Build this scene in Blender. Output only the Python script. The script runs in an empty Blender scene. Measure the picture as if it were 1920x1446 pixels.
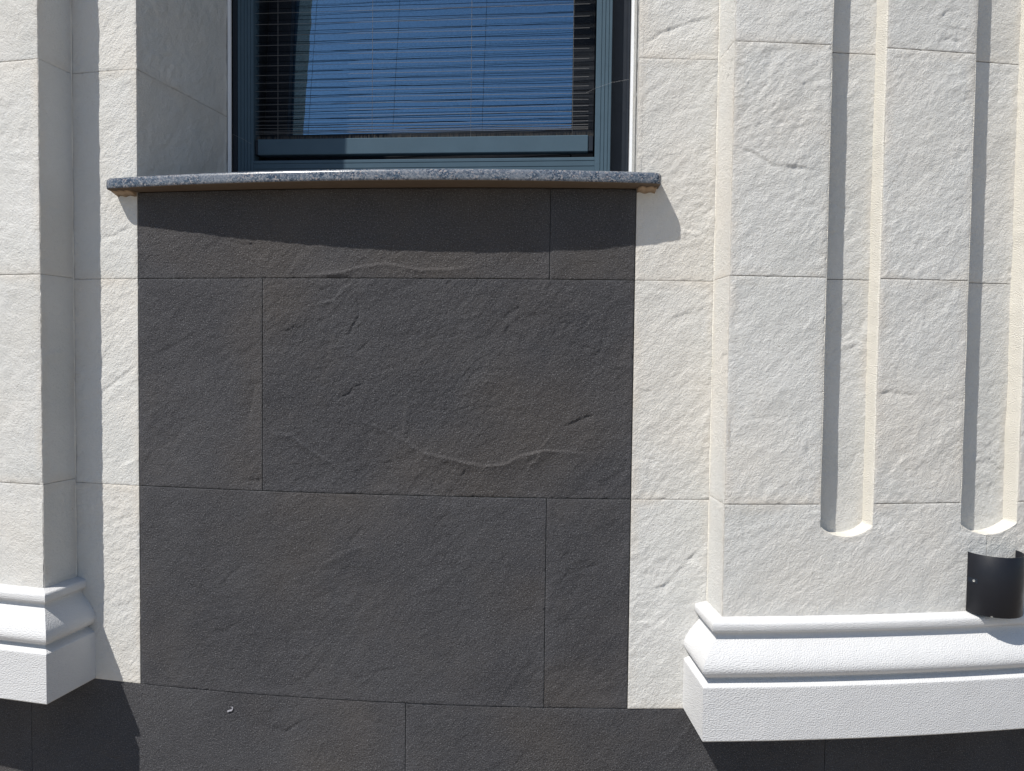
import bpy, math
import numpy as np
from mathutils import Vector, Matrix

# ------------------------------------------------------------------ camera, sky, sun, exposure
scene = bpy.context.scene
COL = scene.collection
F, PITCH, ROLL, YAW = 1460.0, 0.038, -0.01173, 0.08858
CAM = Vector((0.57368, -2.1338, 0.986))
R = 6.76941            # radius of the curved facade, centre at (0, R)
fw = Vector((-math.sin(YAW)*math.cos(PITCH), math.cos(YAW)*math.cos(PITCH), -math.sin(PITCH)))
rt = Vector((math.cos(YAW), math.sin(YAW), 0)); up = rt.cross(fw)
r2 = rt*math.cos(ROLL) - up*math.sin(ROLL); u2 = up*math.cos(ROLL) + rt*math.sin(ROLL)
cd = bpy.data.cameras.new('camera'); cam = bpy.data.objects.new('camera', cd); COL.objects.link(cam)
cd.sensor_width = 36; cd.lens = 36*F/1920; cd.clip_start = 0.02; cd.clip_end = 3000
m3 = Matrix((r2, u2, -fw)).transposed()
cam.matrix_world = Matrix.Translation(CAM) @ m3.to_4x4()
scene.camera = cam

AZ, EL = math.radians(45.5), math.radians(55)
world = bpy.data.worlds.new('World'); scene.world = world; world.use_nodes = True
wn = world.node_tree
sky = wn.nodes.new('ShaderNodeTexSky'); sky.sky_type = 'NISHITA'; sky.sun_disc = False
sky.sun_elevation = EL; sky.sun_rotation = math.pi + AZ; sky.air_density = 1.0; sky.dust_density = 0.4; sky.ozone_density = 1.2
bg = wn.nodes['Background']; bg.inputs[1].default_value = 0.092
wn.links.new(sky.outputs[0], bg.inputs[0])
sd = bpy.data.lights.new('sun', 'SUN'); sd.energy = 4.6; sd.angle = math.radians(0.5); sd.color = (1.0, 0.955, 0.885)
sun = bpy.data.objects.new('sun', sd); COL.objects.link(sun); sun.location = (-4, -5, 9)
sun.rotation_euler = Vector((math.sin(AZ)*math.cos(EL), math.cos(AZ)*math.cos(EL), -math.sin(EL))).to_track_quat('-Z', 'Y').to_euler()
scene.view_settings.view_transform = 'Standard'; scene.view_settings.look = 'None'
scene.view_settings.exposure = 0.38; scene.view_settings.gamma = 1; scene.view_settings.use_curve_mapping = False

# ------------------------------------------------------------------ materials
def mat(name):
    m = bpy.data.materials.new(name); m.use_nodes = True
    return m, m.node_tree.nodes, m.node_tree.links, m.node_tree.nodes['Principled BSDF']

def uvnode(n): 
    u = n.new('ShaderNodeUVMap'); u.uv_map = 'UVMap'; return u.outputs[0]

def noise(n, l, vec, scale, detail=4, rough=.55, sx=1, sy=1, rot=0):
    t = n.new('ShaderNodeTexNoise'); t.noise_dimensions = '3D'; t.inputs['Scale'].default_value = scale
    t.inputs['Detail'].default_value = detail; t.inputs['Roughness'].default_value = rough
    mp = n.new('ShaderNodeMapping'); mp.inputs['Scale'].default_value = (sx, sy, 1)
    if rot:
        mr = n.new('ShaderNodeMapping'); mr.inputs['Rotation'].default_value = (0, 0, -rot); l.new(vec, mr.inputs[0]); vec = mr.outputs[0]
    l.new(vec, mp.inputs[0]); l.new(mp.outputs[0], t.inputs['Vector'])
    return t.outputs[0]

def ramp(n, l, fac, stops):
    r = n.new('ShaderNodeValToRGB'); e = r.color_ramp.elements
    while len(e) < len(stops): e.new(0.5)
    for i, (p, c) in enumerate(stops): e[i].position = p; e[i].color = (*c, 1)
    l.new(fac, r.inputs[0]); return r.outputs[0]

def mix(n, l, fac, a, b, mode='MIX'):
    x = n.new('ShaderNodeMix'); x.data_type = 'RGBA'; x.blend_type = mode
    for v, k in ((fac, 0), (a, 6), (b, 7)):
        if isinstance(v, (int, float)): x.inputs[k].default_value = v
        elif isinstance(v, tuple): x.inputs[k].default_value = (*v, 1)
        else: l.new(v, x.inputs[k])
    return x.outputs[2]

def bump(n, l, h, dist, prev=None, strength=1):
    b = n.new('ShaderNodeBump'); b.inputs['Distance'].default_value = dist; b.inputs['Strength'].default_value = strength
    l.new(h, b.inputs['Height'])
    if prev is not None: l.new(prev, b.inputs['Normal'])
    return b.outputs[0]

def attr(n, name):
    a = n.new('ShaderNodeAttribute'); a.attribute_name = name; a.attribute_type = 'OBJECT'; return a.outputs['Fac']

def stone_mat(name, c1, c2, warm, dirt, grain, bdist, speck=0.0, bd2=0.0009):
    m, n, l, p = mat(name); uv = uvnode(n)
    a = noise(n, l, uv, 3.5, 5, .6)
    col = ramp(n, l, a, [(.35, c1), (.68, c2)])
    b = noise(n, l, uv, 1.7, 3, .5)
    col = mix(n, l, ramp(n, l, b, [(.48, (0, 0, 0)), (.72, (1, 1, 1))]), col, warm)
    if speck:
        g = noise(n, l, uv, grain*1.3, 2, .7)
        col = mix(n, l, ramp(n, l, g, [(.55, (0, 0, 0)), (.70, (speck,)*3)]), col, (.30, .30, .31))
        g2 = noise(n, l, uv, grain*.9, 2, .7)
        col = mix(n, l, ramp(n, l, g2, [(.30, (.55,)*3), (.45, (0, 0, 0))]), col, (.02, .02, .022))
    else:
        g = noise(n, l, uv, 60, 6, .7)
        col = mix(n, l, ramp(n, l, g, [(.25, (.35,)*3), (.45, (0, 0, 0))]), col, dirt)
        v = n.new('ShaderNodeTexVoronoi'); v.inputs['Scale'].default_value = 9; l.new(uv, v.inputs['Vector'])
        pit = ramp(n, l, v.outputs['Distance'], [(.0, (1, 1, 1)), (.012, (1, 1, 1)), (.02, (0, 0, 0))])
        col = mix(n, l, pit, col, (.16, .14, .12))
    ea = n.new('ShaderNodeAttribute'); ea.attribute_name = 'edge'
    def em(lo, hi):
        r_ = n.new('ShaderNodeMapRange'); r_.inputs[1].default_value = lo; r_.inputs[2].default_value = hi; r_.inputs[3].default_value = 1; r_.inputs[4].default_value = 0
        l.new(ea.outputs['Fac'], r_.inputs[0]); return r_.outputs[0]
    def mul(a_, b_):
        m_ = n.new('ShaderNodeMath'); m_.operation = 'MULTIPLY'
        for i_, v_ in enumerate((a_, b_)):
            if isinstance(v_, (int, float)): m_.inputs[i_].default_value = v_
            else: l.new(v_, m_.inputs[i_])
        return m_.outputs[0]
    en = ramp(n, l, noise(n, l, uv, 5, 5, .65), [(.42, (0, 0, 0)), (.62, (1, 1, 1))])
    if speck:
        col = mix(n, l, mul(mul(em(.001, .045), en), .22), col, (.12, .12, .13))      # pale dust along the edges
        col = mix(n, l, mul(mul(em(.0005, .0016), en), .5), col, (.14, .145, .155))            # worn arris
        dn = ramp(n, l, noise(n, l, uv, 2.3, 6, .7), [(.50, (0, 0, 0)), (.70, (.34,)*3)])
        col = mix(n, l, dn, col, (.102, .095, .092))
    else:
        col = mix(n, l, mul(mul(em(.001, .03), en), .35), col, (.58, .51, .42))       # warm grime along the edges
        col = mix(n, l, mul(em(.0004, .0016), .25), col, (.40, .37, .33))
    tone = n.new('ShaderNodeMix'); tone.data_type = 'RGBA'; tone.blend_type = 'MULTIPLY'; tone.inputs[0].default_value = 1
    l.new(col, tone.inputs[6])
    tv = n.new('ShaderNodeCombineColor'); at = attr(n, 'tone')
    for i in range(3): l.new(at, tv.inputs[i])
    l.new(tv.outputs[0], tone.inputs[7])
    l.new(tone.outputs[2], p.inputs['Base Color'])
    p.inputs['Roughness'].default_value = .8
    h1 = noise(n, l, uv, 100, 6, .74, 1, 1.35, .85)
    nrm = bump(n, l, h1, bd2*4.5)
    h2 = noise(n, l, uv, grain, 3, .6)
    nrm = bump(n, l, h2, bdist, nrm)
    l.new(nrm, p.inputs['Normal'])
    return m

M = {}
M['white'] = stone_mat('white_slate_cladding', (.545, .545, .525), (.605, .60, .58), (.61, .585, .54), (.48, .465, .44), 210, .0017)
M['dark'] = stone_mat('charcoal_slate_cladding', (.056, .056, .061), (.071, .071, .076), (.079, .072, .068), (.02, .02, .02), 230, .0034, .5, .0010)
M['dark'].node_tree.nodes['Principled BSDF'].inputs['Roughness'].default_value = .9
M['dark'].node_tree.nodes['Principled BSDF'].inputs['Specular IOR Level'].default_value = .0

def paint_mat(name, col, scale, dist, rough=.7):
    m, n, l, p = mat(name); uv = uvnode(n)
    a = noise(n, l, uv, 6, 4, .6)
    c = mix(n, l, ramp(n, l, a, [(.35, (0, 0, 0)), (.7, (1, 1, 1))]), tuple(v*.95 for v in col), col)
    l.new(c, p.inputs['Base Color']); p.inputs['Roughness'].default_value = rough
    h = noise(n, l, uv, scale, 2, .5)
    nr = bump(n, l, h, dist)
    l.new(bump(n, l, noise(n, l, uv, 30, 3, .5), .0012, nr), p.inputs['Normal'])
    return m
M['moulding'] = paint_mat('white_masonry_paint', (.568, .572, .578), 290, .0025)
M['render'] = paint_mat('cream_sandy_render', (.65, .625, .565), 330, .0036, .85)
M['whitetrim'] = paint_mat('white_trim', (.75, .77, .80), 20, .0001, .4)

def plain(name, col, rough=.5, metal=0, spec=.5):
    m, n, l, p = mat(name); tc = n.new('ShaderNodeTexCoord')
    a = noise(n, l, tc.outputs['Object'], 14, 4, .6)
    l.new(mix(n, l, a, tuple(v*.85 for v in col), tuple(v*1.12 for v in col)), p.inputs['Base Color'])
    l.new(ramp(n, l, noise(n, l, tc.outputs['Object'], 40, 4, .6), [(.3, (rough*.85,)*3), (.7, (rough*1.15,)*3)]), p.inputs['Roughness'])
    p.inputs['Metallic'].default_value = metal
    p.inputs['Specular IOR Level'].default_value = spec
    return m
M['mortar'] = plain('grey_joint', (.10, .10, .10), .9)
M['frame'] = plain('anthracite_aluminium', (.058, .094, .126), .5, 0, .12)
M['frame_dark'] = plain('anthracite_sash', (.012, .017, .026), .5, 0, .25)
M['lamp'] = plain('black_powder_coat', (.007, .008, .012), .45, 0, .3)
M['steel'] = plain('screw_steel', (.5, .5, .48), .35, .8)
M['cord'] = plain('screen_cord', (.19, .19, .195), .8, 0, .0)
M['fold_shade'] = plain('black_fold_shade', (.006, .006, .008), .9, 0, .05)
M['underside_bounce'] = plain('sawn_underside_warm_bounce', (.13, .10, .075), .9, 0, .1)
M['crack'] = plain('open_crack', (.05, .05, .05), .9, 0, 0)
M['sealant'] = plain('stained_mortar', (.34, .25, .17), .9)
M['brush'] = plain('brush_pile', (.06, .055, .05), .9)
M['splash'] = plain('lime_splash', (.34, .34, .38), .8)
M['lens'] = plain('lamp_lens', (.55, .55, .5), .3)
M['room'] = plain('dim_plaster', (.30, .29, .27), .9)
M['thread'] = plain('cobweb_silk', (.30, .30, .31), .7)

# granite
m, n, l, p = mat('blue_grey_granite'); uv = n.new('ShaderNodeTexCoord').outputs['Object']
v = n.new('ShaderNodeTexVoronoi'); v.inputs['Scale'].default_value = 270; l.new(uv, v.inputs['Vector'])
sp = n.new('ShaderNodeSeparateColor'); l.new(v.outputs['Color'], sp.inputs[0])
c = ramp(n, l, sp.outputs[0], [(.0, (.010, .018, .035)), (.34, (.045, .068, .10)), (.62, (.10, .12, .15)), (.86, (.22, .225, .24)), (1, (.27, .23, .22))])
b = noise(n, l, uv, 22, 4, .6)
c = mix(n, l, ramp(n, l, b, [(.42, (0, 0, 0)), (.62, (.7, .7, .7))]), c, (.17, .185, .21))
c = mix(n, l, ramp(n, l, noise(n, l, uv, 330, 2, .6), [(.55, (0,)*3), (.66, (.8,)*3)]), c, (.02, .03, .055))
l.new(c, p.inputs['Base Color']); p.inputs['Roughness'].default_value = .22
l.new(bump(n, l, noise(n, l, uv, 260, 2, .5), .00015), p.inputs['Normal'])
M['granite'] = m

# reflective dark glass
m, n, l, p = mat('coated_glass'); tc = n.new('ShaderNodeTexCoord').outputs['Object']
n.remove(p); out = n['Material Output']
g = n.new('ShaderNodeBsdfGlossy'); g.inputs['Roughness'].default_value = .012; g.inputs['Color'].default_value = (.40, .66, .86, 1)
d = n.new('ShaderNodeBsdfDiffuse'); d.inputs['Color'].default_value = (.006, .007, .009, 1)
ms = n.new('ShaderNodeMixShader'); ms.inputs[0].default_value = .70
l.new(d.outputs[0], ms.inputs[1]); l.new(g.outputs[0], ms.inputs[2]); l.new(ms.outputs[0], out.inputs[0])
l.new(bump(n, l, noise(n, l, tc, 6, 2, .5), .0006), g.inputs['Normal'])
M['glass'] = m

# black insect mesh: fine weave, partly see-through
m, n, l, p = mat('black_insect_mesh'); uv = uvnode(n); out = n['Material Output']
p.inputs['Base Color'].default_value = (.010, .011, .012, 1); p.inputs['Specular IOR Level'].default_value = .1; p.inputs['Roughness'].default_value = .75
tr = n.new('ShaderNodeBsdfTransparent'); ms = n.new('ShaderNodeMixShader')
w1 = noise(n, l, uv, 90, 4, .7, 1, 5, .35)
fac = ramp(n, l, w1, [(.3, (.10,)*3), (.7, (.40,)*3)])
l.new(fac, ms.inputs[0]); l.new(tr.outputs[0], ms.inputs[1]); l.new(p.outputs[0], ms.inputs[2]); l.new(ms.outputs[0], out.inputs[0])
M['mesh'] = m

# paving
m, n, l, p = mat('light_paving'); tc = n.new('ShaderNodeTexCoord').outputs['Object']
bk = n.new('ShaderNodeTexBrick'); bk.inputs['Scale'].default_value = 1; bk.inputs['Color1'].default_value = (.25, .215, .18, 1); bk.inputs['Color2'].default_value = (.22, .19, .16, 1)
bk.inputs['Mortar'].default_value = (.16, .15, .14, 1); bk.inputs['Mortar Size'].default_value = .006; bk.inputs['Brick Width'].default_value = .4; bk.inputs['Row Height'].default_value = .4
l.new(tc, bk.inputs['Vector'])
l.new(mix(n, l, noise(n, l, tc, 5, 6, .6), bk.outputs[0], (.25, .215, .18)), p.inputs['Base Color']); p.inputs['Roughness'].default_value = .9
M['paving'] = m

# ------------------------------------------------------------------ noise for real relief
def perlin(x, y, seed):
    xi = np.floor(x).astype(np.int64); yi = np.floor(y).astype(np.int64); xf = x-xi; yf = y-yi
    def g(ix, iy):
        h = (ix*374761393 + iy*668265263 + seed*974634777) & 0xffffffff
        h = ((h ^ (h >> 13))*1274126177) & 0xffffffff; h = h ^ (h >> 16)
        a = (h & 0xffff)/65535.0*2*np.pi
        return np.cos(a), np.sin(a)
    u = xf*xf*xf*(xf*(xf*6-15)+10); v_ = yf*yf*yf*(yf*(yf*6-15)+10)
    a = g(xi, yi); b_ = g(xi+1, yi); c_ = g(xi, yi+1); d_ = g(xi+1, yi+1)
    n00 = a[0]*xf+a[1]*yf; n10 = b_[0]*(xf-1)+b_[1]*yf; n01 = c_[0]*xf+c_[1]*(yf-1); n11 = d_[0]*(xf-1)+d_[1]*(yf-1)
    return (n00*(1-u)+n10*u)*(1-v_) + (n01*(1-u)+n11*u)*v_

def fbm(x, y, seed, o=4, g=.5):
    t = 0; a = 1.0
    for i in range(o):
        t = t + a*perlin(x*2**i + i*17.3, y*2**i - i*9.1, seed+i); a *= g
    return t

def relief(u, z, seed, amp):
    ca, sa = math.cos(.78), math.sin(.78)
    a = u*ca + z*sa; b_ = -u*sa + z*ca           # grain runs up to the right
    wx = fbm(a*5, b_*5, seed+50, 2)*.05
    h = .0015*fbm(a*7+wx*9, b_*11, seed, 3, .6)
    w2 = .010*fbm(a*20, b_*20, seed+60, 2)
    rough = .65+.9*np.clip(fbm(u*3.3, z*3.3, seed+70, 2)+.25, 0, 1)
    h = h + .00085*rough*fbm((a+w2)*36, (b_+w2)*46, seed+7, 3, .75)
    r1 = 1-np.abs(fbm((a+w2)*11, (b_-w2)*26, seed+9, 2, .6))*3.2
    h = h + .0006*rough*np.clip(r1, 0, 1)**3*np.sign(perlin(a*5, b_*5, seed+12))
    # cleft steps, faded in and out
    t = fbm((a+wx)*2.6, (b_+wx)*4.4, seed+20, 4, .5)*3.2
    k = np.floor(t); fr = t-k; st = k + np.clip((fr-.42)/.07, 0, 1)
    mask = np.clip(fbm(a*3.1, b_*3.1, seed+31, 2)*3.2-.35, 0, 1)
    h = h + .0010*(st-t)*mask
    return h*amp*1.25

def ridge(u, z, pts, amp, wu, wd):
    """step along a polyline: quick rise on the upper side, slow fall below"""
    Q = np.array(pts); w0 = 6*max(wu, wd)
    msk = (u > Q[:, 0].min()-w0) & (u < Q[:, 0].max()+w0) & (z > Q[:, 1].min()-w0) & (z < Q[:, 1].max()+w0)
    if not msk.all():
        out = np.zeros_like(u)
        if msk.any(): out[msk] = ridge_raw(u[msk], z[msk], pts, amp, wu, wd)
        return out
    return ridge_raw(u, z, pts, amp, wu, wd)

def cracks(u0, u1, z0, z1, seed, dens):
    """random cleft lines running mostly up to the right, as split slate shows"""
    r = np.random.default_rng(seed*7+1); out = []
    for _ in range(r.poisson(dens*(u1-u0)*(z1-z0)*26)):
        p_ = np.array([r.uniform(u0-.03, u1), r.uniform(z0, z1)]); a = r.choice([r.normal(.62, .28), r.normal(-.25, .25), r.normal(1.35, .2)], p=[.68, .2, .12])
        L = r.gamma(2.2, .035)+.015; st = .008; P_ = [p_.copy()]; aa = a
        for _ in range(max(2, int(L/st))):
            aa += r.normal(0, .32) + (a-aa)*.25; p_ = p_+st*np.array([math.cos(aa), math.sin(aa)]); P_.append(p_.copy())
        sg = -1 if r.random() < .6 else 1
        out.append(([tuple(q) for q in P_], sg*r.uniform(.0010, .0034)*(.6+min(1, L/.12)*.5), r.uniform(.0022, .0036), r.uniform(.005, .014)))
    return out

def ridge_raw(u, z, pts, amp, wu, wd):
    h = np.zeros_like(u); P = np.array(pts); n_ = len(P)-1
    best = np.full(u.shape, 1e9); sg = np.zeros_like(u); tt = np.zeros_like(u)
    wob = .004*perlin(u*60, z*60, 5)
    zz = z + wob
    for i in range(n_):
        A, B = P[i], P[i+1]; d_ = B-A; L2 = d_@d_
        t = np.clip(((u-A[0])*d_[0] + (zz-A[1])*d_[1])/L2, 0, 1)
        ex = u-(A[0]+t*d_[0]); ez = zz-(A[1]+t*d_[1]); dd = np.hypot(ex, ez)
        cr = d_[0]*ez - d_[1]*ex
        w_ = dd < best; best = np.where(w_, dd, best); sg = np.where(w_, np.sign(cr), sg); tt = np.where(w_, (i+t)/n_, tt)
    fade = np.clip(np.sin(np.pi*np.clip(tt, .03, .97))*1.6, 0, 1)*(.75+.5*perlin(tt*9, tt*0, 3))
    prof = np.where(sg > 0, np.exp(-(best/wu)**2), np.exp(-best/wd))
    return amp*prof*fade

# ------------------------------------------------------------------ mesh helpers
def wpt(s, o, z):
    a = np.asarray(s)/R; s_, o_, z_ = np.broadcast_arrays(a, o, z)
    return np.stack([(R+o_)*np.sin(s_), R-(R+o_)*np.cos(s_), z_*1.0], -1)

def wloc(o):
    v_ = Vector((0, 0, 0))
    while o is not None: v_ = v_ + o.location; o = o.parent
    return v_

def empty(name, loc, parent=None):
    o = bpy.data.objects.new(name, None); COL.objects.link(o); o.empty_display_size = .1
    o.location = Vector(loc) - (wloc(parent) if parent else Vector((0, 0, 0)))
    if parent: o.parent = parent
    return o

def link_mesh(name, V, Fc, mt, parent=None, uv=None, smooth=None, origin=None, tone=1.0):
    V = np.asarray(V, float)
    if origin is None:
        lo, hi = V.min(0), V.max(0); origin = ((lo[0]+hi[0])/2, (lo[1]+hi[1])/2, lo[2])
    me = bpy.data.meshes.new(name)
    me.vertices.add(len(V)); me.vertices.foreach_set('co', (V-np.array(origin)).ravel())
    Fc = [np.asarray(f) for f in Fc] if not isinstance(Fc, np.ndarray) else Fc
    if isinstance(Fc, np.ndarray):
        nl = Fc.size; tot = np.full(len(Fc), Fc.shape[1]); st = np.arange(len(Fc))*Fc.shape[1]; li = Fc.ravel()
    else:
        tot = np.array([len(f) for f in Fc]); st = np.concatenate([[0], np.cumsum(tot)[:-1]]); li = np.concatenate(Fc); nl = len(li)
    me.loops.add(nl); me.loops.foreach_set('vertex_index', li.astype(np.int32))
    me.polygons.add(len(tot)); me.polygons.foreach_set('loop_start', st.astype(np.int32)); me.polygons.foreach_set('loop_total', tot.astype(np.int32))
    if uv is not None:
        ul = me.uv_layers.new(name='UVMap'); ul.data.foreach_set('uv', np.asarray(uv)[li].ravel())
    me.polygons.foreach_set('use_smooth', np.asarray(smooth, bool) if smooth is not None else np.zeros(len(tot), bool))
    me.update(calc_edges=True); me.validate()
    me.materials.append(mt)
    o = bpy.data.objects.new(name, me); COL.objects.link(o); o['tone'] = float(tone)
    o.location = Vector(origin) - (wloc(parent) if parent else Vector((0, 0, 0)))
    if parent: o.parent = parent
    return o

def axis_pts(a, b, res, e=.0010):
    k = max(2, int(round((b-a-2*e)/res)))
    return np.concatenate([[a], np.linspace(a+e, b-e, k+1), [b]])

rng = np.random.default_rng(4)
SEED = [10]
def slab(name, parent, mt, surf, strips, z0, res, amp=1.0, thick=.012, feats=(), tone=1.0, lift=0.0, origin=None, dens=1.0):
    """a tile: strips = [(u0,u1,ztop or function of u)], with displaced front, worn edges and real thickness"""
    SEED[0] += 1; seed = SEED[0]
    Vs = []; Fs = []; UV = []; SM = []; ED = []; base = 0
    g = .001
    for (u0, u1, zt) in strips:
        uu = axis_pts(u0, u1, res)
        if callable(zt):
            top = zt(uu); hmax = float(np.max(top))
        else:
            top = np.full(uu.shape, zt); hmax = zt
        ww = axis_pts(0, 1, res/max(.02, hmax-z0), .0010/max(.02, hmax-z0))
        U, Wt = np.meshgrid(uu, ww); Z = z0 + Wt*(top[None, :]-z0)
        H = relief(U, Z, seed, amp)
        fl = list(feats)
        if res < .01: fl += cracks(u0, u1, z0, hmax, seed+len(Vs), dens)
        for f in fl: H = H + ridge(U, Z, *f)
        du = np.minimum(U-u0, u1-U); dz = np.minimum(Z-z0, top[None, :]-Z)
        dz_e = np.minimum(du if len(strips) == 1 else du+1, dz)
        chip = np.clip(fbm(U*45, Z*45, seed+3, 3)*2.2-.55, 0, 1)
        H = H*np.clip(dz_e/.006, .35, 1) - .0005*np.exp(-dz_e/.0010) - .0030*chip*np.exp(-dz_e/.0035)
        H = H + lift
        nz, nu = U.shape
        V = surf(U.ravel(), Z.ravel(), H.ravel()); Vb = base
        idx = np.arange(nu*nz).reshape(nz, nu)
        q = np.stack([idx[:-1, :-1], idx[:-1, 1:], idx[1:, 1:], idx[1:, :-1]], -1).reshape(-1, 4)
        ED.append(np.clip(np.minimum(np.minimum(U-u0, u1-U) if len(strips) == 1 else U*0+1, dz), 0, .2).ravel())
        Vs.append(V); Fs.append(q+Vb); UV.append(np.stack([U.ravel()+seed*3.7, Z.ravel()+seed*1.3], -1)); SM.append(np.ones(len(q), bool))
        base += len(V)
        loop = np.concatenate([idx[0, :], idx[1:, -1], idx[-1, -2::-1], idx[-2:0:-1, 0]])
        Uf, Zf, Hf = U.ravel()[loop], Z.ravel()[loop], H.ravel()[loop]
        A = surf(Uf, Zf, Hf); B = surf(Uf, Zf, np.full(Uf.shape, -thick)); k = len(loop)
        i = np.arange(k); j = (i+1) % k
        ED.append(np.zeros(2*k)); Vs += [A, B]; Fs.append(np.stack([base+i, base+k+i, base+k+j, base+j], -1)); SM.append(np.zeros(k, bool))
        uvx = np.stack([Uf+seed*3.7, Zf+seed*1.3], -1); UV += [uvx, uvx+.011]
        base += 2*k
    o = link_mesh(name, np.concatenate(Vs), np.concatenate(Fs), mt, parent, np.concatenate(UV), np.concatenate(SM), origin, tone)
    at = o.data.attributes.new('edge', 'FLOAT', 'POINT'); e_ = np.concatenate(ED)
    if len(e_) == len(o.data.vertices): at.data.foreach_set('value', e_.astype(np.float32))
    return o

def prism(poly, path_a, path_b, mapf):
    pass

def box(x0, x1, y0, y1, z0, z1, bev=.0015):
    """bevelled box as V, F"""
    V = []; F_ = []
    b_ = min(bev, (x1-x0)/3, (y1-y0)/3, (z1-z0)/3)
    idx = {}
    for i, sx in enumerate((-1, 1)):
        for j, sy in enumerate((-1, 1)):
            for k, sz in enumerate((-1, 1)):
                X = x1 if sx > 0 else x0; Y = y1 if sy > 0 else y0; Z = z1 if sz > 0 else z0
                for ax in range(3):
                    p_ = [X-sx*b_, Y-sy*b_, Z-sz*b_]; p_[ax] = (X, Y, Z)[ax]
                    idx[(sx, sy, sz, ax)] = len(V); V.append(p_)
    s = (-1, 1)
    for ax in range(3):
        o1, o2 = [a for a in range(3) if a != ax]
        for sg in s:
            def key(a, b2):
                t = [0, 0, 0]; t[ax] = sg; t[o1] = a; t[o2] = b2; return (*t, ax)
            q = [idx[key(-1, -1)], idx[key(1, -1)], idx[key(1, 1)], idx[key(-1, 1)]]
            F_.append(q)
    for ax in range(3):          # edge bevels along axis ax
        o1, o2 = [a for a in range(3) if a != ax]
        for a in s:
            for b2 in s:
                def k2(c_, fa):
                    t = [0, 0, 0]; t[ax] = c_; t[o1] = a; t[o2] = b2; return (*t, fa)
                F_.append([idx[k2(-1, o1)], idx[k2(-1, o2)], idx[k2(1, o2)], idx[k2(1, o1)]])
    for a in s:
        for b2 in s:
            for c_ in s: F_.append([idx[(a, b2, c_, 0)], idx[(a, b2, c_, 1)], idx[(a, b2, c_, 2)]])
    return np.array(V), F_

def fixn(o):
    import bmesh
    bm = bmesh.new(); bm.from_mesh(o.data); bmesh.ops.recalc_face_normals(bm, faces=bm.faces); bm.to_mesh(o.data); bm.free()
    return o

def add_box(name, parent, mt, *a, bev=.0015, rot=None):
    V, F_ = box(*a, bev=bev)
    return fixn(link_mesh(name, V, F_, mt, parent, smooth=None))

def join(parts):
    V = []; F_ = []; b_ = 0
    for v_, f_ in parts:
        V.append(v_); F_ += [[i+b_ for i in q] for q in f_]; b_ += len(v_)
    return np.concatenate(V), F_

def extrude(poly, a, b_, axis, closed=True):
    """2D polygon (in the other two axes) extruded along axis from a to b_"""
    poly = np.array(poly); k = len(poly); V = np.zeros((2*k, 3)); oth = [i for i in range(3) if i != axis]
    V[:k, oth[0]] = poly[:, 0]; V[:k, oth[1]] = poly[:, 1]; V[k:, oth[0]] = poly[:, 0]; V[k:, oth[1]] = poly[:, 1]
    V[:k, axis] = a; V[k:, axis] = b_
    F_ = [[i, (i+1) % k, k+(i+1) % k, k+i] for i in range(k)] + [list(range(k)), list(range(k, 2*k))]
    return V, F_

def tube(p0, p1, r, seg=6):
    p0, p1 = Vector(p0), Vector(p1); d_ = (p1-p0).normalized(); a = d_.orthogonal().normalized(); b_ = d_.cross(a)
    V = [];
    for P_ in (p0, p1):
        for i in range(seg):
            t = 2*math.pi*i/seg; V.append(tuple(P_ + a*math.cos(t)*r + b_*math.sin(t)*r))
    F_ = [[i, (i+1) % seg, seg+(i+1) % seg, seg+i] for i in range(seg)]+[list(range(seg)), list(range(seg, 2*seg))]
    return np.array(V), F_

# ------------------------------------------------------------------ ground
GZ = -.65
V = np.array([(-600, -900, GZ), (600, -900, GZ), (600, 300, GZ), (-600, 300, GZ)], float)
g_ = link_mesh('pavement', V, np.array([[0, 1, 2, 3]]), M['paving'], origin=(0, 0, GZ))
g_['kind'] = 'structure'

# ------------------------------------------------------------------ the building
PL, PR_, PLO, PRO = -.934, .937, .122, .131
J1, J2, J3 = .592, 1.198, 1.800            # joints of the main wall
P1, P2, P3 = .604, 1.201, 1.799            # joints of the pilasters
TOP = 3.9; HEAD = 3.35
bld = empty('building', (0, 0, GZ))
bld['label'] = 'curved building front of white and charcoal slate panels with pilasters and a dark framed window'
bld['category'] = 'building'

def core_sheet(name, parent, s0, s1, o, z0, z1, back=.10):
    ss = np.linspace(s0, s1, max(2, int((s1-s0)/.05)+1)); k = len(ss)
    V = np.concatenate([wpt(ss, o, z0), wpt(ss, o, z1), wpt(ss, o-back, z0), wpt(ss, o-back, z1)])
    F_ = []
    for i in range(k-1):
        F_ += [[i, i+1, k+i+1, k+i], [2*k+i+1, 2*k+i, 3*k+i, 3*k+i+1], [i, 2*k+i, 2*k+i+1, i+1], [k+i, k+i+1, 3*k+i+1, 3*k+i]]
    F_ += [[0, k, 3*k, 2*k], [k-1, 3*k-1, 4*k-1, 2*k-1]]
    return link_mesh(name, V, F_, M['mortar'], parent)

core_sheet('wall_core', bld, -3.0, -.730, -.009, GZ, TOP)
core_sheet('wall_core', bld, .730, 3.0, -.009, GZ, TOP)
core_sheet('wall_core', bld, -.730, .730, -.009, GZ, 1.446)
core_sheet('wall_core', bld, -.730, .730, -.009, HEAD, TOP)

surf_main = lambda u, z, h: wpt(u, h, z)
def tile(mt, u0, u1, z0, z1, res, parent=bld, surf=surf_main, g=.0005, **k):
    nm = {'white': 'white_stone_tile', 'dark': 'charcoal_stone_tile'}[mt]
    k.setdefault('tone', 1+rng.uniform(-.03, .03)); g = g+.0006 if mt == 'dark' else g; k.setdefault('lift', rng.uniform(-.0004, .0006))
    return slab(nm, parent, M[mt], surf, [(u0+g, u1-g, z1-g)], z0+g, res, **k)

FINE, MID, CO = .004, .006, .03
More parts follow.
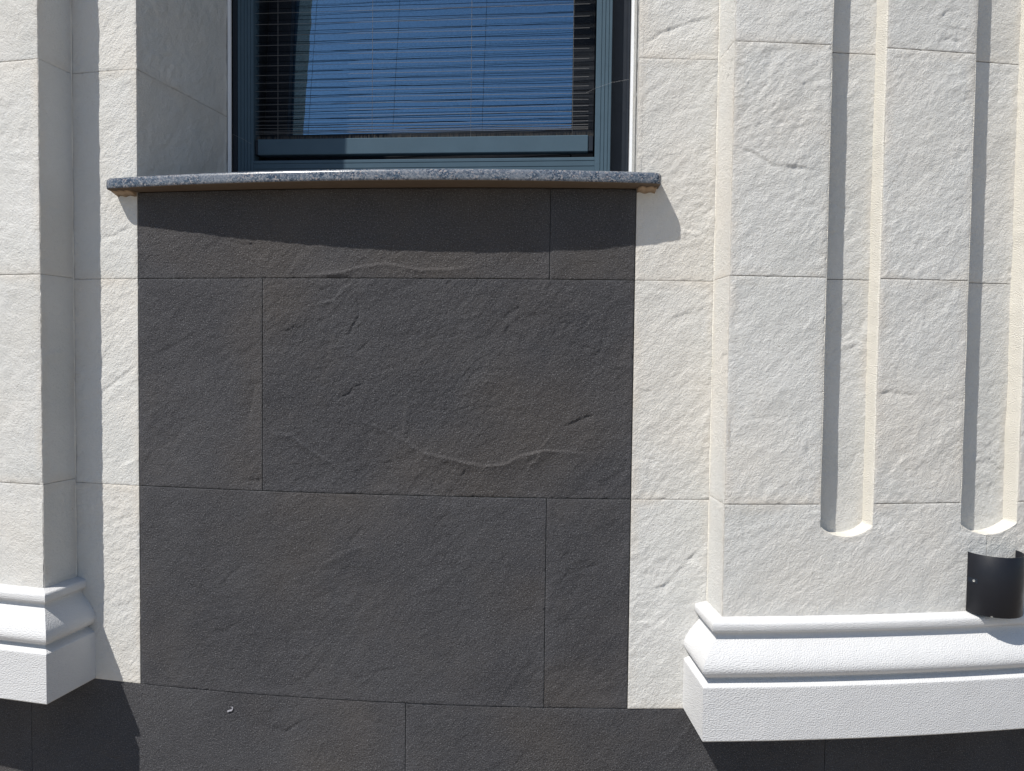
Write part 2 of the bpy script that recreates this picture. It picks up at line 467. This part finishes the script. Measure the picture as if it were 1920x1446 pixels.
# charcoal panel under the window
ridge_b2 = ([(-.045, .800), (.0, .785), (.041, .768), (.09, .742), (.12, .722)], .0042, .003, .009)
r_dk1 = ([(-.06, .985), (-.035, 1.005), (-.02, 1.02)], -.0030, .003, .006)
r_dk2 = ([(-.28, 1.045), (-.25, 1.052), (-.225, 1.066)], -.0026, .003, .006)
ridge_big = ([(.041, .762), (.132, .714), (.23, .692), (.304, .676), (.364, .683), (.408, .706), (.474, .723), (.533, .721), (.607, .712)], .0062, .0034, .014)
r2_ = ([(-.317, .758), (-.245, .751), (-.174, .704), (-.096, .661)], .0042, .0045, .012)
r5_ = ([(.29, .913), (.325, .915), (.361, .905)], .0030, .002, .007)
r3a = ([(-.222, 1.205), (-.16, 1.206), (-.098, 1.213), (-.037, 1.228), (.023, 1.236), (.128, 1.219), (.218, 1.222), (.291, 1.234)], .0052, .0034, .012)
r3b = ([(-.19, 1.120), (-.12, 1.135), (-.085, 1.170), (-.055, 1.19)], .0038, .0034, .010)
r4_ = ([(-.365, .928), (-.352, .89), (-.365, .837), (-.376, .775)], -.0040, .004, .008)
r4b = ([(-.66, .98), (-.60, 1.005), (-.52, 1.05)], -.0030, .004, .010)
r6_ = ([(-.158, .379), (-.08, .426), (-.003, .455)], .0030, .004, .010)
r7_ = ([(-.327, .925), (-.29, .922), (-.25, .928)], -.0018, .004, .008)
r8_ = ([(.50, .33), (.55, .38), (.60, .40), (.66, .42)], -.0015, .004, .010)
tile('dark', -.7158, .483, 0, J1, FINE, feats=[r6_], amp=.85, tone=1.0)
tile('dark', .483, .717, 0, J1, FINE, feats=[r8_], tone=.97)
tile('dark', -.717, -.330, J1, J2, FINE, feats=[r4_, r4b], amp=1.15, tone=1.02)
tile('dark', -.330, .717, J1, J2, .0027, feats=[ridge_big, ridge_b2, r_dk1, r_dk2, r2_, r5_, r7_, r3b], amp=1.1, tone=.98)
tile('dark', -.717, .483, J2, 1.446, .003, feats=[r3a], tone=1.04)
tile('dark', .483, .717, J2, 1.446, FINE, tone=.99)
# charcoal base course, flush below the pilasters
for (a, b_) in [(-3.0, -2.308), (-2.308, -1.108), (-1.108, .092), (.092, 1.292), (1.292, 2.492), (2.492, 3.0)]:
    tile('dark', a, b_, GZ+.05, 0, FINE if -1.2 < (a+b_)/2 < 2.0 else CO, amp=.8, lift=-.0012)
# white strips either side
wl = [([(-.839, 1.317), (-.80, 1.325), (-.732, 1.352)], -.0036, .003, .008)]
wl2 = [([(-.85, .86), (-.79, .90), (-.72, .95)], -.0032, .003, .009)]
wr0 = [([(.72, 1.83), (.78, 1.87), (.86, 1.90), (.93, 1.915)], -.0034, .003, .010)]
wr1 = [([(.76, .33), (.82, .35), (.88, .42), (.93, .47)], -.0034, .0035, .010)]
zs = [0, J1, J2, J3, 2.4, 3.0, 3.6, TOP]
for i in range(7):
    fr = FINE if zs[i] < 1.9 else CO
    tile('white', PL-.004, -.7185, zs[i], zs[i+1], fr, feats={2: wl, 1: wl2}.get(i, []), amp=1.0)
    tile('white', .7185, PR_+.004, zs[i], zs[i+1], fr, feats={3: wr0, 0: wr1}.get(i, []), amp=1.1)
    for (a, b_) in ((-3.0, -2.40), (2.40, 3.0)):
        tile('white', a, b_, zs[i], zs[i+1], CO)
for (a, b_) in ((-.7185, 0), (0, .7185)):
    tile('white', a, b_, HEAD, 3.6, CO); tile('white', a, b_, 3.6, TOP, CO)

for sg, S_ in ((1, PR_), (-1, -PL)):
    zz = np.linspace(.31, TOP-.05, 700); w_ = np.clip(.0020+.0022*fbm(zz*9, zz*0, 77, 5, .7), .0004, .005)
    V = np.concatenate([wpt(sg*(S_-w_), .0016, zz), wpt(sg*(S_-w_*.35), .0026+w_*.2, zz), wpt(np.full(700, sg*(S_+.0003)), .0022+w_, zz)])
    idx = np.arange(2100).reshape(3, 700); q = np.stack([idx[:-1, :-1], idx[:-1, 1:], idx[1:, 1:], idx[1:, :-1]], -1).reshape(-1, 4)
    link_mesh('sealant_bead', V, q, M['render'], bld, np.stack([V[:, 0], V[:, 2]], -1), np.ones(len(q), bool))

# window reveals
LF, LB = np.array([-.7166, .038]), np.array([-.655, .52])
RF_, RB = np.array([.7166, .038]), np.array([.731, .52])
def reveal_surf(A, B, sgn):
    d_ = (B-A); L = np.hypot(*d_); d_ = d_/L; nn = np.array([d_[1], -d_[0]])*sgn
    return L, (lambda u, z, h: np.stack([A[0]+d_[0]*u+nn[0]*h, A[1]+d_[1]*u+nn[1]*h, z], -1))
LL, sL = reveal_surf(LF, LB, 1); LR, sR = reveal_surf(RF_, RB, -1)
for (z0, z1) in ((1.478, 1.8), (1.8, 2.4), (2.4, 3.0), (3.0, HEAD)):
    f = [([(.03, 1.52), (.06, 1.51), (.09, 1.485)], -.0016, .004, .01), ([(.38, 1.50), (.42, 1.54), (.45, 1.56)], -.0016, .004, .01)] if z0 < 1.5 else []
    tile('white', .001, LL, z0, z1, MID if z0 < 2.1 else CO, surf=sL, feats=f, amp=1.7)
    tile('white', .001, LR, z0, z1, MID if z0 < 2.1 else CO, surf=sR, amp=.8)
V, F_ = extrude([(LF[0]-.012, LF[1]+.012), (LB[0]-.012, LB[1]+.2), (LB[0]-.10, LB[1]+.2), (LF[0]-.06, LF[1]+.012)], 1.46, TOP, 2)
fixn(link_mesh('reveal_core', V, F_, M['mortar'], bld))
V, F_ = extrude([(RF_[0]+.012, RF_[1]+.012), (RB[0]+.012, RB[1]+.2), (RB[0]+.10, RB[1]+.2), (RF_[0]+.06, RF_[1]+.012)], 1.46, TOP, 2)
fixn(link_mesh('reveal_core', V, F_, M['mortar'], bld))
add_box('window_head', bld, M['render'], -.73, .74, .05, .72, HEAD, HEAD+.2)

# ------------------------------------------------------------------ pilasters
def arc_top(c, hw, zb, zsp):
    rise = zsp-zb; rad = (hw*hw+rise*rise)/(2*rise); zc = zb+rad
    return lambda u: zc - np.sqrt(np.maximum(rad*rad-(np.clip(u, c-hw, c+hw)-c)**2, 0))

PROFILE = [(0, .3065), (.012, .3045), (.028, .3010), (.0325, .2985), (.0345, .294), (.0345, .281), (.032, .276), (.024, .2715), (.018, .268), (.0175, .263),
           (.021, .257), (.029, .247), (.039, .235), (.049, .222), (.057, .209), (.0625, .197), (.065, .187), (.063, .178), (.057, .170), (.049, .164), (.042, .161), (.0385, .158),
           (.0388, .1565), (.0605, .1445), (.0625, .1425), (.0630, .139), (.0630, .06), (.0625, .004), (.0585, 0), (.03, 0), (0, .0005)]

def pilaster(side):
    o = PRO if side > 0 else PLO; S0 = PR_ if side > 0 else -PL
    s_in, s_out = S0, 2.40
    pil = empty('pilaster', tuple(wpt(side*(s_in+s_out)/2, o, 0)), bld)
    pil['label'] = 'right hand pilaster with sunlit cream return' if side > 0 else 'left hand pilaster casting its shadow on the strip beside it'
    df = .048
    # core
    ss = (s_in+.02, s_out-.02) if side > 0 else (-s_out+.02, -s_in-.02)
    core_sheet('pilaster_core', pil, ss[0], ss[1], o-df-.010, 0.0, TOP, back=o-df-.010-.001)
    flutes = [(1.264, .072), (1.6705, .0845), (2.076, .072)]
    ZB, ZSP = .515, .544
    bands = [s_in]
    for c, hw in flutes: bands += [c-hw, c+hw]
    bands.append(s_out)
    sf = lambda u, z, h: wpt(side*u, o+h, z)
    sr = lambda u, z, h: wpt(side*u, o-df+h, z)
    def band_core(a, b_, z0, z1):
        x0, x1 = sorted((side*a, side*b_)); core_sheet('band_core', pil, x0, x1, o-.009, z0, z1, back=df-.004)
    rows = [P1, P2, P3, 2.4, 3.0, 3.6, TOP]
    f_w1 = [([(.94, 1.531), (.988, 1.519), (1.044, 1.486), (1.1, 1.484), (1.192, 1.473)], -.0038, .0030, .010)]
    f_w0 = [([(1.08, 1.90), (1.12, 1.915), (1.17, 1.93), (1.19, 1.945)], -.0050, .003, .010)]
    # bottom row, cut round the flute feet
    def strips(lo, hi):
        out = []
        for i in range(len(bands)-1):
            a, b_ = max(lo, bands[i]), min(hi, bands[i+1])
            if b_-a < .01: continue
            a += .001 if a in (lo,) else 0; b_ -= .001 if b_ == hi else 0
            if i % 2 == 0: out.append((a, b_, P1-.001))
            else:
                c, hw = flutes[i//2]; out.append((a, b_, arc_top(c, hw, ZB, ZSP)))
        return out
    res = FINE if side > 0 else MID
    for lo, hi in ((s_in+.0012, 1.665), (1.665, s_out)):
        slab('white_stone_tile', pil, M['white'], sf, strips(lo, hi), .298, res if lo < 1.7 else MID, tone=1.0, lift=.0002)
    band_core(s_in+.015, s_out-.01, .02, ZB-.004)
    for i in range(0, len(bands)-1, 2): band_core(bands[i]+.006, bands[i+1]-.006, ZB-.004, TOP)
    for r_ in range(6):
        fr = res if rows[r_] < 1.9 else CO
        for i in range(len(bands)-1):
            a, b_ = bands[i], bands[i+1]
            if i % 2 == 0:
                ft = []
                if side > 0 and i == 0: ft = {1: f_w1, 2: f_w0}.get(r_, [])
                a2 = a+(.0012 if i == 0 else .0012); b2 = b_-.0012
                tile('white', a2, b2, rows[r_], rows[r_+1], fr if side*a < 2 else CO, parent=pil, surf=sf, feats=ft, amp=1.1, g=.0008)
            else:
                tile('white', a-.004, b_+.004, rows[r_] if r_ else ZB-.03, rows[r_+1], fr, parent=pil, surf=sr, amp=1.0, g=.0008)
    # flute linings (cream render), a U per flute
    for c, hw in flutes:
        f_ = arc_top(c, hw, ZB, ZSP)
        path = [(c-hw, z_) for z_ in np.linspace(TOP-.01, ZSP, 60)] + [(u_, float(f_(np.array([u_]))[0])) for u_ in np.linspace(c-hw, c+hw, 40)[1:-1]] + [(c+hw, z_) for z_ in np.linspace(ZSP, TOP-.01, 400)]
        path = np.array(path); tn = np.gradient(path, axis=0); tn /= np.linalg.norm(tn, axis=1)[:, None]
        nin = np.stack([-tn[:, 1], tn[:, 0]], -1)      # towards the flute's inside
        nin *= np.sign((nin[:1]@np.array([1.0, 0]))[0])
        prof = [(-.0030, -.0015), (-.0006, -.0002), (.0009, -.0010), (.0018, -.004), (.002, -.012), (.002, -.022), (.002, -.032), (.0022, -df-.002)]
        V = []; uvs = []; K = len(prof); L = np.concatenate([[0], np.cumsum(np.linalg.norm(np.diff(path, axis=0), axis=1))])
        for k_, (nn_, h_) in enumerate(prof):
            wob = (.0008*fbm(L*28, L*0+k_*.6, 90+int(c*100), 3)*(1 if 0 < k_ else .3) + .0022*fbm(L*6, L*0, 95+int(c*50), 4, .6) + .0022*np.clip(fbm(L*16, L*0, 99+int(c*30), 2)*2-.5, 0, 1)*(k_ < 5)*-1.0)
            q = path + nin*(nn_+wob)[:, None] if not np.isscalar(nn_+wob) else path
            V.append(wpt(side*q[:, 0], o+h_, q[:, 1])); uvs.append(np.stack([L, np.full(len(L), -h_)], -1))
        V = np.concatenate(V); n_ = len(path); idx = np.arange(K*n_).reshape(K, n_)
        q = np.stack([idx[:-1, :-1], idx[:-1, 1:], idx[1:, 1:], idx[1:, :-1]], -1).reshape(-1, 4)
        link_mesh('flute_edge', V, q, M['render'], pil, np.concatenate(uvs)+side, np.ones(len(q), bool))
    # returns
    zr = [.298, P1, P2, P3, 2.4, 3.0, 3.6, TOP]
    for (S_, sg) in ((s_in, -1), (s_out, 1)):
        def sret(u, z, h, S_=S_, sg=sg):
            a = side*S_/R; B = wpt(side*S_, u, z); t_ = np.array([math.cos(a), math.sin(a), 0])*side*sg
            return B + h[:, None]*t_
        for i in range(7):
            tile('white', .0005, o-.0006, zr[i], zr[i+1], (FINE if zr[i] < 1.9 and S_ == s_in else CO), parent=pil, surf=sret, amp=.55, tone=1.02, g=.0004)
    # mitred base moulding
    path = [(s_in, 0.0, -1, 0), (s_in, o, -1, 1)] + [(u_, o, 0, 1) for u_ in np.linspace(s_in+.1, s_out-.1, 40)] + [(s_out, o, 1, 1), (s_out, 0.0, 1, 0)]
    # finer stations for texture undulation
    V = []; uvs = []; seg = []
    for pi_, (u_, oo, mu, mo) in enumerate(path):
        for pj, (m_, z_) in enumerate(PROFILE):
            V.append(wpt(side*(u_+mu*m_), max(0.0, oo+mo*m_) if mo else .0, z_))
    V = np.array(V).reshape(len(path), len(PROFILE), 3)
    pl_ = np.concatenate([[0], np.cumsum(np.linalg.norm(np.diff(np.array(PROFILE), axis=0), axis=1))])
    allV = []; allF = []; allU = []; b0 = 0; sm = []
    def panel(rowsV, along, smooth=True):
        nonlocal b0
        n_, k_ = rowsV.shape[:2]; idx = np.arange(n_*k_).reshape(n_, k_)+b0
        q = np.stack([idx[:-1, :-1], idx[1:, :-1], idx[1:, 1:], idx[:-1, 1:]], -1).reshape(-1, 4)
        allV.append(rowsV.reshape(-1, 3)); allF.append(q)
        sm.append(np.tile(np.array([(2 <= j <= 5) or (8 <= j <= 19) for j in range(k_-1)]), n_-1))
        A, B = np.meshgrid(along, pl_, indexing='ij'); allU.append(np.stack([A.ravel(), B.ravel()], -1)); b0 += n_*k_
    st_ = np.concatenate([[0], np.cumsum(np.linalg.norm(np.diff(V[:, 0], axis=0), axis=1))])
    panel(V[0:2], st_[:2]); panel(V[1:-1], st_[1:-1]); panel(V[-2:], st_[-2:])
    mo_ = link_mesh('base_moulding', np.concatenate(allV), np.concatenate(allF), M['moulding'], pil, np.concatenate(allU), np.concatenate(sm))
    return pil
pil_r = pilaster(1)
pil_l = pilaster(-1)

# ------------------------------------------------------------------ granite window sill
ZS0, ZS1 = 1.4475, 1.4795
def sill():
    pts = []
    def so(s, o): q = wpt(s, o, 0); return (float(q[0]), float(q[1]))
    r_ = .022; sl, sr_ = -.788, .777; ol, orr = .054, .063
    # left end from the wall to the front, rounded corner, bowed front, right corner, back into the opening
    pts.append(so(sl, .001))
    for t in np.linspace(0, 1, 7):
        a = t*math.pi/2; pts.append(so(sl+r_*(1-math.cos(a)), ol-r_*(1-math.sin(a))))
    for t in np.linspace(.03, .97, 40):
        s = sl+r_+(sr_-sl-2*r_)*t; base = ol+(orr-ol)*t
        pts.append(so(s, base+.029*(1-(2*t-1)**2)))
    for t in np.linspace(0, 1, 7):
        a = (1-t)*math.pi/2; pts.append(so(sr_-r_*(1-math.cos(a)), orr-r_*(1-math.sin(a))))
    pts.append(so(sr_, .001)); nfront = len(pts)
    pts += [so(.7170, .001), (RF_[0]-.001, RF_[1]+.004), (.725, .70), (-.66, .70), (LF[0]+.001, LF[1]+.004), so(-.7170, .001)]
    P = np.array(pts); K = len(P)
    # outward normals of the plan outline
    tn = np.roll(P, -1, 0)-np.roll(P, 1, 0); nn = np.stack([tn[:, 1], -tn[:, 0]], -1); nn /= np.linalg.norm(nn, axis=1)[:, None]
    nn[nfront-1:] = 0; nn[0] = 0
    prof = [(-.010, ZS0), (-.0045, ZS0), (-.0018, ZS0+.0012), (-.0004, ZS0+.0040), (0, ZS0+.008), (0, ZS1-.012), (-.0008, ZS1-.007), (-.003, ZS1-.003), (-.007, ZS1-.0006), (-.013, ZS1)]
    V = []
    for d_, z_ in prof: V.append(np.column_stack([P+nn*d_, np.full(K, z_)]))
    Kp = len(prof); idx = np.arange(Kp*K).reshape(Kp, K); F_ = []
    for i in range(Kp-1):
        for j in range(K): F_.append([idx[i, j], idx[i, (j+1) % K], idx[i+1, (j+1) % K], idx[i+1, j]])
    ns = len(F_)
    F_ += [list(idx[0][::-1]), list(idx[-1])]
    sm = [True]*ns+[False, False]
    o = link_mesh('window_sill', np.concatenate(V), F_, M['granite'], bld, smooth=sm, origin=(0, 0, ZS0))
    fixn(o); o.data.materials.append(M['underside_bounce'])
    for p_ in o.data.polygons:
        if p_.normal.z < -.8: p_.material_index = 1          # unpolished underside, brown painted in for warm light bounced off the paving
    return o
sill()
# stained mortar under the two sill ends and along the panel top
for (a, b_, w_) in ((-.780, -.7195, .034), (.7195, .768, .034)):
    ss = np.linspace(a, b_, 10); V = []
    top_o = w_*(.75+.35*np.abs(np.sin(ss*140)))
    for s_, to in zip(ss, top_o):
        V += [tuple(wpt(s_, 0.0, 1.4468)), tuple(wpt(s_, to, 1.4468)), tuple(wpt(s_, to*.55, 1.4420+.001*math.sin(s_*300))), tuple(wpt(s_, 0.0, 1.4360+.002*math.sin(s_*210)))]
    F_ = []
    for i in range(9):
        for j in range(4): F_.append([i*4+j, i*4+(j+1) % 4, i*4+4+(j+1) % 4, i*4+4+j])
    F_ += [[0, 1, 2, 3], [36, 37, 38, 39]]
    fixn(link_mesh('mortar_bead', np.array(V), F_, M['sealant'], bld, smooth=[True]*36+[False]*2))

# ------------------------------------------------------------------ window
win = empty('window', (0, .5, ZS1), bld)
win['label'] = 'dark framed window tilted open behind a pleated insect screen'
ZW0, ZW1 = ZS1+.001, HEAD-.002
add_box('white_trim', win, M['whitetrim'], -.656, -.6445, .488, .498, ZW0, ZW1)
add_box('white_trim', win, M['whitetrim'], .7215, .731, .492, .60, ZW0, ZW1)
# outer frame
add_box('outer_frame', win, M['frame_dark'], -.6440, -.6255, .503, .5505, ZW0, ZW1, bev=.002)
add_box('outer_frame', win, M['frame_dark'], -.6435, -.590, .552, .72, ZW0, ZW1, bev=.003)
add_box('outer_frame', win, M['frame_dark'], .640, .7190, .540, .72, ZW0, ZW1, bev=.003)
add_box('outer_frame', win, M['frame_dark'], .711, .7192, .532, .539, ZW0, ZW1, bev=.001)
add_box('outer_frame', win, M['frame_dark'], -.5895, .6395, .56, .72, ZW0, 1.66, bev=.003)
add_box('outer_frame', win, M['frame_dark'], -.5895, .6395, .56, .72, HEAD-.08, ZW1, bev=.003)
# grooved guide rails of the insect screen
def grooved(lo, hi, y0, y1, grooves, a, b_, axis):
    pts = [(lo, y1), (lo, y0+.0015), (lo+.0015, y0)]
    for g_ in grooves: pts += [(g_-.0012, y0), (g_-.0006, y0+.0022), (g_+.0006, y0+.0022), (g_+.0014, y0)]
    pts += [(hi-.0015, y0), (hi, y0+.0015), (hi, y1)]
    if axis == 2: return extrude(pts, a, b_, 2)
    return extrude([(p_[1], p_[0]) for p_ in pts], a, b_, 0)
V, F_ = grooved(-.6250, -.569, .500, .550, [-.613, -.601, -.590, -.578], ZW0, ZW1, 2); fixn(link_mesh('screen_guide', V, F_, M['frame'], win))
V, F_ = grooved(.6070, .659, .500, .550, [.625, .637, .649], ZW0, ZW1, 2); fixn(link_mesh('screen_guide', V, F_, M['frame'], win))
V, F_ = grooved(1.585, 1.6515, .5015, .545, [1.622, 1.640], -.5685, .6065, 0); fixn(link_mesh('bottom_track', V, F_, M['frame'], win))
add_box('bottom_track', win, M['frame_dark'], -.5685, .6065, .520, .545, ZW0, 1.5848)
# moving bar of the screen with end caps, and its brush
add_box('screen_bar', win, M['frame'], -.556, .5850, .506, .540, 1.6715, 1.7260, bev=.002)
add_box('bar_end_cap', win, M['frame_dark'], .5854, .6020, .509, .538, 1.6735, 1.7245, bev=.002)
add_box('bar_end_cap', win, M['frame_dark'], -.5665, -.5564, .509, .538, 1.6735, 1.7245, bev=.002)
k = 900; xs = rng.uniform(-.565, .603, k); V = []; F_ = []
for i, x_ in enumerate(xs):
    y_ = rng.uniform(.508, .522); h_ = rng.uniform(.009, .018); b0 = len(V); dx, dy = rng.uniform(-.002, .002, 2)
    V += [(x_-.0007, y_, 1.7255), (x_+.0007, y_+.0005, 1.7255), (x_+dx, y_+dy, 1.7255+h_)]; F_.append([b0, b0+1, b0+2])
o = link_mesh('brush_seal', np.array(V), np.array(F_), M['brush'], win); o['kind'] = 'stuff'
# pleated fabric
folds = [1.7462, 1.7500, 1.7546, 1.7635, 1.7752, 1.7904, 1.8047, 1.8235, 1.845, 1.8664, 1.8905, 1.9199, 1.9467, 1.9788, 2.0126, 2.0464, 2.081, 2.1191, 2.1581]
while folds[-1] < HEAD-.06: folds.append(folds[-1]+.0395)
YF, YB = .512, .530
nx = 120; xs = np.linspace(-.566, .604, nx); rowsV = []; L = 0; uvs = []
prev = None
for i, z_ in enumerate(folds):
    wav = .0010*fbm(xs*7, xs*0+i*1.7, 41, 3)
    rowsV.append(np.stack([xs, np.full(nx, YF)+.3*wav, z_+wav+.0009*np.sin(xs*2.3+i)], -1)); uvs.append(np.stack([xs, np.full(nx, L)], -1)); 
    if i < len(folds)-1:
        zm = (z_+folds[i+1])/2+.002; wav = .0016*fbm(xs*6, xs*0+i*2.9, 42, 3)
        rowsV.append(np.stack([xs, np.full(nx, YB)+.5*wav, zm+wav], -1)); uvs.append(np.stack([xs, np.full(nx, L+.02)], -1))
    L += .04
V = np.concatenate(rowsV); nr = len(rowsV); idx = np.arange(nr*nx).reshape(nr, nx)
q = np.stack([idx[:-1, :-1], idx[:-1, 1:], idx[1:, 1:], idx[1:, :-1]], -1).reshape(-1, 4)
link_mesh('pleated_mesh', V, q, M['mesh'], win, np.concatenate(uvs))
for i in range(0, len(folds)):
    row = rowsV[2*i]; r_ = .0006; pts = row[::3]
    V = []; F_ = []
    for p_ in pts: V += [p_+[0, -r_, 0], p_+[0, 0, r_], p_+[0, r_, 0], p_+[0, 0, -r_]]
    for j in range(len(pts)-1):
        for c_ in range(4): F_.append([j*4+c_, j*4+(c_+1) % 4, j*4+4+(c_+1) % 4, j*4+4+c_])
    link_mesh('fold_edge', np.array(V), F_, M['cord'], win)
for i in range(len(folds)-1):
    row = rowsV[2*i+1]; r_ = .0009; pts = row[::3]; V = []; F_ = []
    for p_ in pts: V += [p_+[0, -r_, 0], p_+[0, 0, r_], p_+[0, r_, 0], p_+[0, 0, -r_]]
    for j in range(len(pts)-1):
        for c_ in range(4): F_.append([j*4+c_, j*4+(c_+1) % 4, j*4+4+(c_+1) % 4, j*4+4+c_])
    link_mesh('fold_shade_line', np.array(V), F_, M['fold_shade'], win)  # black rods painted in as the shadow lines between the folds
for x_ in (-.489, -.155, .187, .531):
    V, F_ = tube((x_, .520, 1.727), (x_, .520, HEAD-.04), .0007, 6); link_mesh('pull_cord', V, F_, M['cord'], win)

# tilted-open sash with its glass: pivot at the bottom
TILT, SY = math.radians(5.0), math.radians(-1.0)
def tilt_obj(o):
    piv = Vector((0, .655, 1.68))
    Mx = Matrix.Translation(piv) @ Matrix.Rotation(SY, 4, 'Z') @ Matrix.Rotation(-TILT, 4, 'X') @ Matrix.Translation(-piv)
    w0 = wloc(o); W = Mx @ Matrix.Translation(w0)
    o.location = W.to_translation() - wloc(win); o.rotation_euler = W.to_euler()
GB = 1.772; ST = HEAD-.12
for a in ((-.585, -.498, .612, .672, 1.67, ST), (.528, .606, .612, .672, 1.67, ST), (-.4975, .5275, .612, .672, 1.67, GB), (-.4975, .5275, .612, .672, ST-.07, ST)):
    tilt_obj(add_box('sash', win, M['frame_dark'], *a, bev=.003))
V, F_ = box(-.4974, .5274, .640, .662, GB+.0003, ST-.0705, bev=.001)
tilt_obj(fixn(link_mesh('glass_pane', V, F_, M['glass'], win)))
# room behind the gap of the tilted sash
V = np.array([(-1.6, .73, .9), (1.6, .73, .9), (1.6, 3.4, .9), (-1.6, 3.4, .9), (-1.6, .73, 3.6), (1.6, .73, 3.6), (1.6, 3.4, 3.6), (-1.6, 3.4, 3.6)])
link_mesh('room_lining', V, np.array([[0, 1, 2, 3], [4, 7, 6, 5], [3, 2, 6, 7], [0, 3, 7, 4], [1, 5, 6, 2]]), M['room'], bld)
# wall round the opening, inside
add_box('inner_wall', bld, M['room'], -1.6, .69, .735, .80, .9, 1.60); add_box('inner_wall', bld, M['room'], -1.6, -.62, .735, .80, 1.601, 3.6); add_box('inner_wall', bld, M['room'], .692, 1.6, .735, .80, .9, 3.6)

# white splash on the base course
pts = [(0, 0), (.006, .003), (.012, .004), (.016, .009), (.0165, .014), (.012, .017), (.0145, .012), (.010, .008), (.004, .006), (-.001, .004)]
V = []; k = len(pts)
for h_ in (.0012, -.002):
    for (a, b_) in pts: V.append(tuple(wpt(-.437+a, h_, -.060+b_)))
F_ = [list(range(k)), list(range(2*k-1, k-1, -1))]+[[i, (i+1) % k, k+(i+1) % k, k+i] for i in range(k)]
o = fixn(link_mesh('lime_splash', np.array(V), F_, M['splash'], bld)); o['label'] = 'small white splash on the charcoal base course'

# ------------------------------------------------------------------ half-round wall lamp
sc, lr, lz0, lz1 = 1.682, .0745, .3085, .4700
c0 = wpt(sc, PRO+.001, 0.0); al = sc/R
tx = np.array([math.cos(al), math.sin(al), 0]); nx_ = np.array([math.sin(al), -math.cos(al), 0])
def lp(a, r_, z): return c0 + tx*(-r_*math.cos(a)) + nx_*(r_*math.sin(a)*1.03) + np.array([0, 0, z])
lamp = empty('wall_lamp', tuple(c0+np.array([0, 0, lz0])))
lamp['label'] = 'matt black half-round wall lamp standing off the fluted pilaster above its white base moulding'; lamp['category'] = 'wall lamp'
K = 64; V = []; prof = [(lr-.0005, lz0), (lr, lz0+.0006), (lr, lz1-.0006), (lr-.0006, lz1), (lr-.0022, lz1), (lr-.0026, lz1-.0006), (lr-.0026, lz0+.0006), (lr-.0021, lz0)]
for a in np.linspace(0, math.pi, K):
    for (r_, z_) in prof: V.append(lp(a, r_, z_))
k = len(prof); F_ = []
for i in range(K-1):
    for j in range(k): F_.append([i*k+j, i*k+(j+1) % k, (i+1)*k+(j+1) % k, (i+1)*k+j])
F_ += [list(range(k)), list(range((K-1)*k, K*k))]
fixn(link_mesh('lamp_shade', np.array(V), F_, M['lamp'], lamp, smooth=[True]*(len(F_)-2)+[False]*2))
def lbox(name, mt, x0, x1, y0, y1, z0, z1, bev=.0008):
    V, F_ = box(x0, x1, y0, y1, z0, z1, bev=bev)
    V = np.array([c0+tx*v_[0]+nx_*v_[1]+np.array([0, 0, v_[2]]) for v_ in V]); return fixn(link_mesh(name, V, F_, mt, lamp))
lbox('mounting_plate', M['white'] if False else M['lamp'], -.045, .045, .0, .006, .345, .435)
lbox('light_box', M['lamp'], -.032, .032, .0065, .045, .352, .428, .002)
lbox('lens', M['lens'], -.020, .020, .012, .034, .4283, .4292); lbox('lens', M['lens'], -.024, .024, .012, .040, .3500, .3517)
def shade_patch(name, mt, a0, a1, z0, z1, r_out):
    V = []; aa = np.linspace(a0, a1, 8)
    for a in aa:
        for (r_, z_) in ((lr+.0001, z0), (r_out, z0), (r_out, z1), (lr+.0001, z1)): V.append(lp(a, r_, z_))
    F_ = []
    for i in range(7):
        for j in range(4): F_.append([i*4+j, i*4+(j+1) % 4, i*4+4+(j+1) % 4, i*4+4+j])
    F_ += [[0, 1, 2, 3], [28, 29, 30, 31]]
    return fixn(link_mesh(name, np.array(V), F_, mt, lamp))
shade_patch('screw_plate', M['frame_dark'], .05, .42, .391, .403, lr+.0008)
V = []; F_ = []; nseg = 14; a_c = .30; z_c = .397
for rr, hh in ((.0034, .0009), (.0034, .0020), (.0022, .0024), (.0012, .0012)):
    for i in range(nseg):
        t = 2*math.pi*i/nseg; V.append(lp(a_c+rr*math.cos(t)/lr, lr+hh, z_c+rr*math.sin(t)))
for lay in range(3):
    for i in range(nseg): F_.append([lay*nseg+i, lay*nseg+(i+1) % nseg, (lay+1)*nseg+(i+1) % nseg, (lay+1)*nseg+i])
F_.append([3*nseg+i for i in range(nseg)])
fixn(link_mesh('screw', np.array(V), F_, M['steel'], lamp))
shade_patch('catch', M['steel'], .86, .93, lz0+.0006, lz0+.0026, lr+.0014)

# ------------------------------------------------------------------ spider threads at the window corners
def thread(name, pts, label):
    parts = [tube(pts[i], pts[i+1], .00022, 5) for i in range(len(pts)-1)]
    V, F_ = join(parts); o = link_mesh(name, V, F_, M['thread']); o['label'] = label; o['category'] = 'spider thread'; o['group'] = 'spider threads across the window frame'
thread('spider_thread', [(-.642, .486, 1.742), (-.60, .490, 1.722), (-.575, .499, 1.7085)], 'short pale spider thread across the shaded left screen guide')
thread('spider_thread', [(.575, .508, 1.865), (.607, .499, 1.877), (.66, .497, 1.894), (.716, .492, 1.901)], 'fine spider thread across the sunlit right screen guide')
